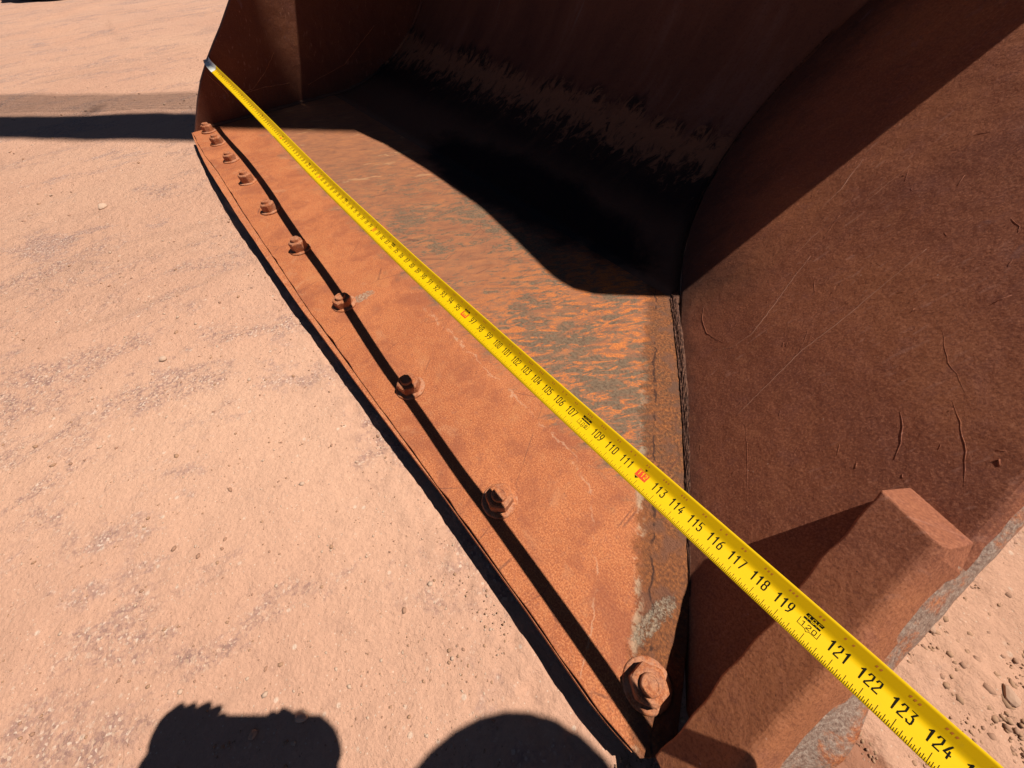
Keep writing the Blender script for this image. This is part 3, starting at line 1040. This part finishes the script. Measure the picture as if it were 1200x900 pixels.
# strokes for the digits, in a 0..1 x 0..1 box
GL = {
 '0': [[(.1, .1), (.1, .9), (.25, 1), (.75, 1), (.9, .9), (.9, .1), (.75, 0), (.25, 0), (.1, .1)]],
 '1': [[(.2, .8), (.6, 1), (.6, 0)]],
 '2': [[(.1, .8), (.2, 1), (.8, 1), (.9, .85), (.9, .6), (.1, .12), (.1, 0), (.95, 0)]],
 '3': [[(.1, 1), (.9, 1), (.5, .6), (.8, .55), (.9, .4), (.9, .12), (.75, 0), (.25, 0), (.08, .14)]],
 '4': [[(.6, 1), (.05, .3), (.98, .3)], [(.72, .55), (.72, 0)]],
 '5': [[(.9, 1), (.15, 1), (.12, .55), (.7, .6), (.9, .45), (.9, .12), (.72, 0), (.25, 0), (.08, .12)]],
 '6': [[(.85, 1), (.45, .9), (.12, .5), (.1, .12), (.25, 0), (.75, 0), (.9, .12), (.9, .45), (.75, .57), (.25, .57), (.12, .48)]],
 '7': [[(.08, 1), (.92, 1), (.4, 0)]],
 '8': [[(.25, .54), (.12, .66), (.12, .88), (.25, 1), (.75, 1), (.88, .88), (.88, .66), (.75, .54), (.25, .54), (.1, .4), (.1, .12), (.25, 0), (.75, 0), (.9, .12), (.9, .4), (.75, .54)]],
 '9': [[(.15, 0), (.55, .1), (.88, .5), (.9, .88), (.75, 1), (.25, 1), (.1, .88), (.1, .55), (.25, .43), (.75, .43), (.88, .52)]],
 'F': [[(.15, 0), (.15, 1), (.9, 1)], [(.15, .52), (.75, .52)]],
}
def stroke_quads(pts, w, fn):
    vs, fs = [], []
    P = [Vector((p[0], p[1], 0)) for p in pts]
    for i in range(len(P) - 1):
        a, b = P[i], P[i + 1]
        d = (b - a)
        if d.length < 1e-6:
            continue
        d.normalize()
        n = Vector((-d.y, d.x, 0)) * w / 2
        a2, b2 = a - d * w * .45, b + d * w * .45
        lift = .0009 * (i % 4)
        o = len(vs)
        vs += [fn(q.x, q.y, lift) for q in (a2 - n, b2 - n, b2 + n, a2 + n)]
        fs.append((o, o + 1, o + 2, o + 3))
    return vs, fs
def text_strokes(txt, uc, v0, h, cw, gap, w):
    tot = len(txt) * cw + (len(txt) - 1) * gap
    parts = []
    for k, ch in enumerate(txt):
        ub = uc - tot / 2 + k * (cw + gap)
        for st in GL[ch]:
            pts = [(ub + p[0] * cw, v0 + p[1] * h) for p in st]
            parts.append(stroke_quads(pts, w, lambda uu, vv, li: blade(uu, vv, .006 + li)))
    return parts
def quad(u0, u1, v0, v1, lift=.006):
    return [blade(u0, v0, lift), blade(u1, v0, lift), blade(u1, v1, lift), blade(u0, v1, lift)], [(0, 1, 2, 3)]

ticks, faint = [], []
def put(nm, parts, mt, shift=0.0):
    v, f = join(parts)
    if shift:
        v = [Vector(p) + Vector((0, 0, shift)) for p in v]
    return mesh_obj(nm, v, f, mt, tape)
BL = lambda uu, vv, li: blade(uu, vv, .006 + li)
for t in range(1, 129):
    u = reading(t)
    if t % 12 == 0:
        # foot badge: black box with reversed figure, outlined tag below with the inches
        put('foot_badge', [blade_strip(u - .30, u + .30, .3, .06 if t % 16 else .14, .33, .006, 8)], M_INK)
        put('foot_figure', text_strokes('%dF' % (t // 12), u, .11 if t % 16 else .17, .17 if t % 16 else .12, .13, .06, .02), M_TAPE, .004)
        if t % 16 != 0:
            put('inch_tag', [stroke_quads([(u - .36, .02), (u - .36, -.24), (u - .08, -.24), (u, -.31), (u + .08, -.24), (u + .36, -.24), (u + .36, .02)], .02, BL)] +
                text_strokes(str(t), u, -.2, .17, .14, .06, .026), M_INK)
        else:
            put('stud_mark', [stroke_quads([(u - .28, .1), (u - .28, -.22), (u + .28, -.22), (u + .28, .1)], .1, BL)] + text_strokes(str(t), u, -.18, .16, .13, .05, .035), M_RED)
    elif t % 16 == 0:
        put('stud_mark', [blade_strip(u - .31, u + .31, .3, -.24, .2, .006, 8)] if t > 90 else text_strokes(str(t), u, -.22, .41, .2, .075, .05), M_RED)
        if t > 90:
          put('stud_figure', text_strokes(str(t), u, -.12, .22, .12, .06, .032), M_TAPE, .004)
        put('stud_arrow', [([blade(u - .27, -.26, .007), blade(u - .05, -.26, .007), blade(u - .16, -.38, .007)], [(0, 1, 2)]),
                           ([blade(u - .08, .34, .007), blade(u + .07, .34, .007), blade(u + .0, .22, .007)], [(0, 1, 2)])], M_INK)
    else:
        put('inch_number', text_strokes(str(t), u, -.22, .41, .2 if t < 100 else .17, .075, .05), M_INK)
    for q in range(16):
        uq = reading(t) + q / 16
        L_ = .40 if q == 0 else (.32 if q == 8 else (.26 if q % 4 == 0 else (.2 if q % 2 == 0 else .14)))
        if t > 45 or q % 4 == 0:
            ticks.append(quad(uq - .009, uq + .009, -HW + .02, -HW + L_, .006))
    if t > 60:
        for k in range(3):
            if (t * 7 + k * 3) % 5 != 0:
                faint.append(quad(u - .17 + k * .13, u - .11 + k * .13, .50, .58, .006))
put('tick_marks', ticks, M_INK)['kind'] = 'stuff'
put('red_figures', faint, M_FAINT)['kind'] = 'stuff'
# tape case on the dirt outside the frame
v, f = prism([(135.0 + 1.6 * math.cos(a) + .3, 5.6, -2.4 + 1.6 * math.sin(a)) for a in np.linspace(0, 2 * math.pi, 20)[:-1]],
             [(135.0 + 1.6 * math.cos(a) + .3, 4.2, -2.4 + 1.6 * math.sin(a)) for a in np.linspace(0, 2 * math.pi, 20)[:-1]])
cs = mesh_obj('case', v, f, mat_flat('case_plastic', (.6, .45, .03), .5), tape)
bevel(cs, .15, 2)

# ------------------------------------------------------------------ stones
def stone_mesh(name, r, seed, mat):
    bm = bmesh.new()
    bmesh.ops.create_icosphere(bm, subdivisions=2, radius=1)
    rs = random.Random(seed)
    offs = [Vector((rs.uniform(-1, 1), rs.uniform(-1, 1), rs.uniform(-1, 1))).normalized() for _ in range(7)]
    cut = [rs.uniform(.55, .85) for _ in offs]
    for vtx in bm.verts:
        for o_, c_ in zip(offs, cut):
            dd = vtx.co.dot(o_)
            if dd > c_:
                vtx.co -= o_ * (dd - c_) * .92
        vtx.co.x *= 1.25
        vtx.co.z *= .7
        vtx.co *= r * INCH
    me = bpy.data.meshes.new(name)
    bm.to_mesh(me)
    bm.free()
    me.materials.append(mat)
    return me
M_STONE = mat_flat('dusty_stone', (.55, .33, .22), .9, .2, 0, .4)
M_STONE2 = mat_flat('pale_stone', (.60, .40, .28), .9, .2, 0, .3)
ST = [(15.0, -21.8, .75, 'small pale stone alone on the far dirt left of the bucket'),
      (64.7, -19.3, .42, 'small pale stone on open dirt left of the middle bolts'),
      (107.0, -17.4, .42, 'pale stone at the edge of the photographer shadow'),
      (134.1, 18.8, .5, 'largest stone of the cluster on the dirt right of the tape'),
      (129.8, 19.2, .3, 'single stone lying just beyond the near side plate'),
      (105.9, -20.2, .28, 'small grey stone inside the left shadow blob')]
for i, (x, y, r, lab) in enumerate(ST):
    me = stone_mesh('stone', r, 40 + i, M_STONE2 if i < 3 else M_STONE)
    o = link(bpy.data.objects.new('stone', me))
    o.location = V(x, y, ground_h(x, y) + r * .3)
    o.rotation_euler = (0, 0, random.uniform(0, 6))
    o['label'] = lab
    o['category'] = 'stone'
    o['group'] = 'single stones lying on the dirt'

def scatter(name, n, gen, mats, label):
    base = []
    for s_ in range(6):
        bm = bmesh.new()
        bmesh.ops.create_icosphere(bm, subdivisions=1, radius=1)
        rs = random.Random(s_)
        for vtx in bm.verts:
            vtx.co *= rs.uniform(.7, 1.15)
            vtx.co.z *= .7
        base.append((np.array([v_.co[:] for v_ in bm.verts]), np.array([[q.index for q in f_.verts] for f_ in bm.faces])))
        bm.free()
    av, af, am = [], [], []
    o = 0
    for i in range(n):
        x, y, r = gen()
        bv, bf = base[i % 6]
        a = rng.uniform(0, 6.28)
        ca, sa = math.cos(a), math.sin(a)
        q = bv * np.array([r * rng.uniform(.8, 1.5), r, r])
        q = np.stack([q[:, 0] * ca - q[:, 1] * sa + x, q[:, 0] * sa + q[:, 1] * ca + y, q[:, 2] + ground_h(x, y) + r * .15], 1)
        av.append(q)
        af.append(bf + o)
        am += [i % len(mats)] * len(bf)
        o += len(bv)
    av = np.concatenate(av) * INCH
    af = np.concatenate(af)
    me = bpy.data.meshes.new(name)
    me.vertices.add(len(av))
    me.vertices.foreach_set('co', av.astype(np.float32).ravel())
    me.loops.add(af.size)
    me.loops.foreach_set('vertex_index', af.astype(np.int32).ravel())
    me.polygons.add(len(af))
    me.polygons.foreach_set('loop_start', np.arange(0, af.size, 3, dtype=np.int32))
    me.polygons.foreach_set('loop_total', np.full(len(af), 3, dtype=np.int32))
    for m_ in mats:
        me.materials.append(m_)
    me.polygons.foreach_set('material_index', np.array(am, dtype=np.int32))
    me.update(calc_edges=True)
    ob = link(bpy.data.objects.new(name, me))
    ob['kind'] = 'stuff'
    ob['label'] = label
    return ob
M_GRIT = mat_flat('dirt_grit', (.46, .26, .155), .95, .15, 0, .4)
M_GRIT2 = mat_flat('dark_grit', (.27, .155, .11), .95, .15, 0, .4)
M_GRIT3 = mat_flat('red_grit', (.40, .22, .14), .95, .15, 0, .3)
def gen_left():
    while True:
        d = 6 + abs(rng.normal()) * 90
        an = rng.uniform(math.radians(150), math.radians(262))
        x, y = 118 + d * math.cos(an), -2 + d * math.sin(an)
        if y < -3.4 or x < -6:
            break
    return x, y, float(np.clip(.034 * math.exp(rng.normal() * .65), .02, .2)) * (1 + d / 160)
def gen_right():
    while True:
        x, y = rng.uniform(121, 142), rng.uniform(-6, 36)
        # outside of the near plate's footprint
        if (y < 3 or x > 124 + .08 * y) and y < 34:
            break
    r = .055 * math.exp(rng.normal() * .55)
    if math.hypot(x - 133.6, y - 17.8) < 2.2:
        r *= 2.6 if rng.uniform() < .35 else 1.2
    return x, y, float(np.clip(r, .03, .3))
scatter('grit', 9000, gen_left, [M_GRIT, M_STONE2, M_GRIT3, M_GRIT, M_STONE2], 'fine grit strewn over the open dirt')
scatter('spoil_grit', 9000, gen_right, [M_GRIT, M_GRIT, M_GRIT3, M_GRIT], 'loose lumpy spoil beside the near side plate')

# ------------------------------------------------------------------ unseen boom added and shaped to cast the shadow band on the dirt
shadow_boom = thing('shadow_boom', 'added unseen boom shaped to cast the band of shadow on the dirt at left', 'shadow_boom', (-220, -123, -2.55))
GSH = [(-300, -282), (-45, -39.2), (-7.6, -3.5), (23.6, 24.1), (27.3, 28.6), (-4.9, 22.6), (-5.5, 19.7), (-7.9, 14.3), (-17, 9), (-27.8, 1.8), (-49.3, -21.2), (-300, -264)]  # ground outline of the wanted shadow, gives the added boom its shape
ZB = 330.0
def up_sun(p, z):
    k = (z - ZG) / SUN.z
    return (p[0] + SUN.x * k, p[1] + SUN.y * k, z)
M_SHADOW_BOOM = mat_flat('grey_painted_steel', (.25, .25, .24), .6)
CO = (-220, -123, -2.55)
v, f = prism([up_sun(p, ZB + 5) for p in GSH], [up_sun(p, ZB) for p in GSH])
bo = mesh_obj('boom', v, f, M_SHADOW_BOOM, shadow_boom, offset=CO)
fix_normals(bo)
v, f = tube([(-220, -123, -4.6), (-220, -123, 120), (-220, -123, 332)], [11, 10, 9], 16)
mesh_obj('mast', v, f, M_SHADOW_BOOM, shadow_boom, offset=CO)
v, f = tube([(-220, -123, 250), (-170, -75, 331)], 4, 10)
mesh_obj('brace', v, f, M_SHADOW_BOOM, shadow_boom, offset=CO)
for q in range(8):  # thin rods added to cast a half-shade along the band
    dx_, dy_ = -2.2 - 1.75 * q, 1.0 + .95 * q
    v, f = tube([up_sun((-210 + dx_, -180 + dy_), ZB + 18), up_sun((-49.3 + dx_, -21.2 + dy_), ZB + 18), up_sun((-27.8 + dx_, 1.8 + dy_), ZB + 18), up_sun((-17 + dx_ * .6, 11 + dy_), ZB + 18)], .46, 6)
    mesh_obj('shade_rail', v, f, M_SHADOW_BOOM, shadow_boom, True, offset=CO)
for q in range(6):
    t_ = q / 5
    b0 = up_sun((-150 + 125 * t_, -118 + 122 * t_), ZB + 4)
    b1 = up_sun((-156 + 125 * t_, -115 + 122 * t_), ZB + 18)
    v, f = tube([b0, b1], .6, 6)
    mesh_obj('shade_rail_post', v, f, M_SHADOW_BOOM, shadow_boom, True, offset=CO)

# ------------------------------------------------------------------ dark ring added as a stand-in for the patch at the far top left corner
TY = (-368, 6, -4.0)
tyre_stand_in = thing('tyre_stand_in', 'added dark rubber shape standing in for the dark patch at the top left corner', 'tyre_stand_in', TY)
M_RUB = mat_flat('black_rubber', (.018, .017, .017), .9, .2)
vs, fs = [], []
prof = [(30, 3), (40, 0), (47, 2), (49, 8), (49, 18), (47, 24), (40, 26), (30, 23), (27, 13)]
S_ = 64
for k in range(S_):
    a = 2 * math.pi * k / S_
    for (r, z) in prof:
        r2 = r + (1.2 if (k // 2) % 2 and r > 46 else 0)
        vs.append((TY[0] + r2 * math.cos(a), TY[1] + r2 * math.sin(a), TY[2] + z))
m_ = len(prof)
for k in range(S_):
    for q in range(m_):
        fs.append((k * m_ + q, k * m_ + (q + 1) % m_, ((k + 1) % S_) * m_ + (q + 1) % m_, ((k + 1) % S_) * m_ + q))
mesh_obj('tread', vs, fs, M_RUB, tyre_stand_in, offset=TY)
v, f = tube([(TY[0] + 28.5 * math.cos(a), TY[1] + 28.5 * math.sin(a), TY[2] + 13) for a in np.linspace(0, 2 * math.pi, 40)], 2.2, 8)
mesh_obj('bead', v, f, M_RUB, tyre_stand_in, True, offset=TY)

# ------------------------------------------------------------------ the photographer (outside the frame, only the shadow is seen)
PO = (150.0, 8.0, -2.55)
person = thing('person', 'person in wide brimmed hat leaning over, seen as the rounded shadow at bottom centre', 'person', PO)
M_SKIN = mat_flat('skin', (.45, .26, .18), .6)
M_CLOTH = mat_flat('dark_work_cloth', (.04, .05, .09), .9, .1)
M_TROUS = mat_flat('work_trousers', (.08, .075, .06), .9, .1)
M_HAT = mat_flat('straw_hat', (.45, .36, .22), .9)
def skinned(name, verts, edges, radii, root, mat, parent, off, sub=2):
    me = bpy.data.meshes.new(name)
    me.from_pydata([((p[0] - off[0]) * INCH, (p[1] - off[1]) * INCH, (p[2] - off[2]) * INCH) for p in verts], edges, [])
    me.materials.append(mat)
    ob = link(bpy.data.objects.new(name, me), parent)
    md = ob.modifiers.new('skin', 'SKIN')
    md.use_smooth_shade = True
    for i, r in enumerate(radii):
        sv = me.skin_vertices[0].data[i]
        rr_ = r if hasattr(r, '__len__') else (r, r)
        sv.radius = (rr_[0] * INCH, rr_[1] * INCH)
        sv.use_root = (i == root)
    sb = ob.modifiers.new('subsurf', 'SUBSURF')
    sb.levels = sb.render_levels = sub
    return ob
SHX = [3.0, -.2, 0]
bv, be, br = [], [], []
def add(p, r, prev=None):
    p = (p[0] + SHX[0], p[1] + SHX[1], p[2] + SHX[2])
    bv.append(p)
    br.append(r)
    if prev is not None:
        be.append((prev, len(bv) - 1))
    return len(bv) - 1
pel = add((147, 8, 30), (6.2, 5.2))
wst = add((141.5, 8.3, 32.5), (5.4, 5.0), pel)
chs = add((136.5, 8.7, 34.2), (6.4, 5.4), wst)
nkb = add((132.6, 9.4, 35.4), (3.4, 3.2), chs)
nck = add((130.9, 9.9, 37.2), (2.5, 2.5), nkb)
jaw = add((129.4, 10.2, 39.0), (2.9, 3.0), nck)
hd = add((129.2, 10.5, 41.6), (3.4, 3.7), jaw)
add((129.4, 10.6, 44.2), (2.6, 2.9), hd)
add((125.6, 10.2, 40.4), .5, hd)                       # nose
add((129.6, 14.1, 41.0), .5, hd)                       # ears
add((129.0, 6.9, 41.0), .5, hd)
def arm(pts, side):
    k = chs
    for p, r in pts:
        k = add(p, r, k)
    return k
lw = arm([((133.6, 2.8, 34.2), 2.7), ((128.6, -3.4, 30.6), 2.0)], 0)
rw = arm([((134.6, 14.2, 33.4), 2.7), ((131.5, 6.5, 26.0), 2.0)], 1)
SHX[:] = [0, 0, 0]
for p, r in [((124.0, -9.5, 29.4), 1.75), ((116.6, -14.6, 28.0), 1.6), ((111.4, -12.0, 27.6), 1.5)]:
    lw = add(p, r, lw)
for p, r in [((128.0, -4.0, 22.5), 1.75), ((121.5, -4.2, 27.0), 1.35), ((119.0, -2.9, 29.3), 1.1)]:
    rw = add(p, r, rw)
def hand(wrist, palm_dir, across, curl, k):
    w = Vector(bv[wrist])
    d = Vector(palm_dir).normalized()
    a = (Vector(across) - d * Vector(across).dot(d)).normalized()
    c = Vector(curl).normalized()
    palm = add(tuple(w + d * 1.9), (1.45, .6), wrist)
    base = w + d * 1.9
    for q, ln in ((-1.05, 2.6 * k), (-.35, 3.0 * k), (.35, 2.85 * k), (1.0, 2.2 * k)):
        k0 = add(tuple(base + d * 1.3 + a * q), .38, palm)
        k1 = add(tuple(base + d * (1.3 + ln * .42) + a * q + c * ln * .12), .36, k0)
        k2 = add(tuple(base + d * (1.3 + ln * .66) + a * q + c * ln * .42), .33, k1)
        add(tuple(base + d * (1.3 + ln * .68) + a * q + c * ln * .7), .29, k2)
    t0 = add(tuple(base - d * .5 + a * 1.4), .45, palm)
    t1 = add(tuple(base + d * .7 + a * 2.1 + c * .6), .4, t0)
    add(tuple(base + d * 1.7 + a * 2.0 + c * 1.2), .33, t1)
CZ = tuple(cz)
hand(lw, tuple(cx * .35 - cy * .7), tuple(-cx * .8 - cy * .4), tuple(cx * .8 + cz * .5), .62)
hand(rw, tuple(-cx * .45 - cy * .9), tuple(cx), tuple(cz * .3 - cx * .9), .8)
SHX[:] = [3.0, -.2, 0]
def leg(y, fy):
    k = add((147.6, 8 + y, 27.0), 4.3, pel)
    k = add((149.2, 8 + y * 1.05, 13.5), 2.9, k)
    k = add((149.0, 8 + y * 1.1, 6.0), 2.5, k)
    k = add((149.6, 8 + y * 1.1, -1.2), 1.9, k)
    k = add((147.0, 8 + fy, -2.7), 1.6, k)
    add((142.8, 8 + fy * 1.15, -3.1), 1.3, k)
leg(-4.2, -5.0)
leg(4.4, 5.2)
body = skinned('body', bv, be, br, pel, M_CLOTH, person, PO)
# hat with a wide brim
v, f = lathe(0, 0, [(8.9, -.4), (9.0, -.2), (6.8, .15), (4.3, .3), (4.1, 1.6), (3.7, 3.6), (3.0, 4.3), (1.2, 4.6), (.4, 4.5)], 32)
tilt = Matrix.Rotation(math.radians(-8), 3, 'Y')
v = [tilt @ Vector(p) + Vector((132.9, 8.0, 42.4)) for p in v]
mesh_obj('hat', v, f, M_HAT, person, True, offset=PO)
for sgn in (-1, 1):
    v, f = lathe(0, 0, [(.1, -.45), (.38, -.3), (.48, 0), (.38, .3), (.1, .45)], 12)
    v = [Vector(p) + Vector((129.1, 10.1 + 1.25 * sgn, 41.7)) for p in v]
    mesh_obj('eye', v, f, mat_flat('eye_white', (.7, .68, .64), .3), person, True, offset=PO)

phone = thing('phone', 'dark smartphone held out in one hand, seen as the bottom left shadow', 'phone', (114.4, -3.7, 29.8))
PC = Vector((114.4072, -3.7121, 29.8221)) - cz * .75
def slab(u0, u1, v0, v1, d0, d1):
    q = []
    for d in (d0, d1):
        for (u, v_) in ((u0, v0), (u1, v0), (u1, v1), (u0, v1)):
            q.append(PC + cx * u + cy * v_ - cz * d)
    return q, [(3, 2, 1, 0), (4, 5, 6, 7), (0, 1, 5, 4), (1, 2, 6, 5), (2, 3, 7, 6), (3, 0, 4, 7)]
v, f = slab(-6.4, 2.9, -1.3, 2.4, 0, .32)
ph = mesh_obj('phone_body', v, f, mat_flat('phone_case', (.02, .02, .022), .4), phone, offset=(114.4, -3.7, 29.8))
bevel(ph, .5, 4)
v, f = slab(-5.4, 2.7, -.75, 2.2, .325, .34)
mesh_obj('screen', v, f, mat_flat('phone_screen', (.01, .01, .012), .1, .5), phone, offset=(114.4, -3.7, 29.8))
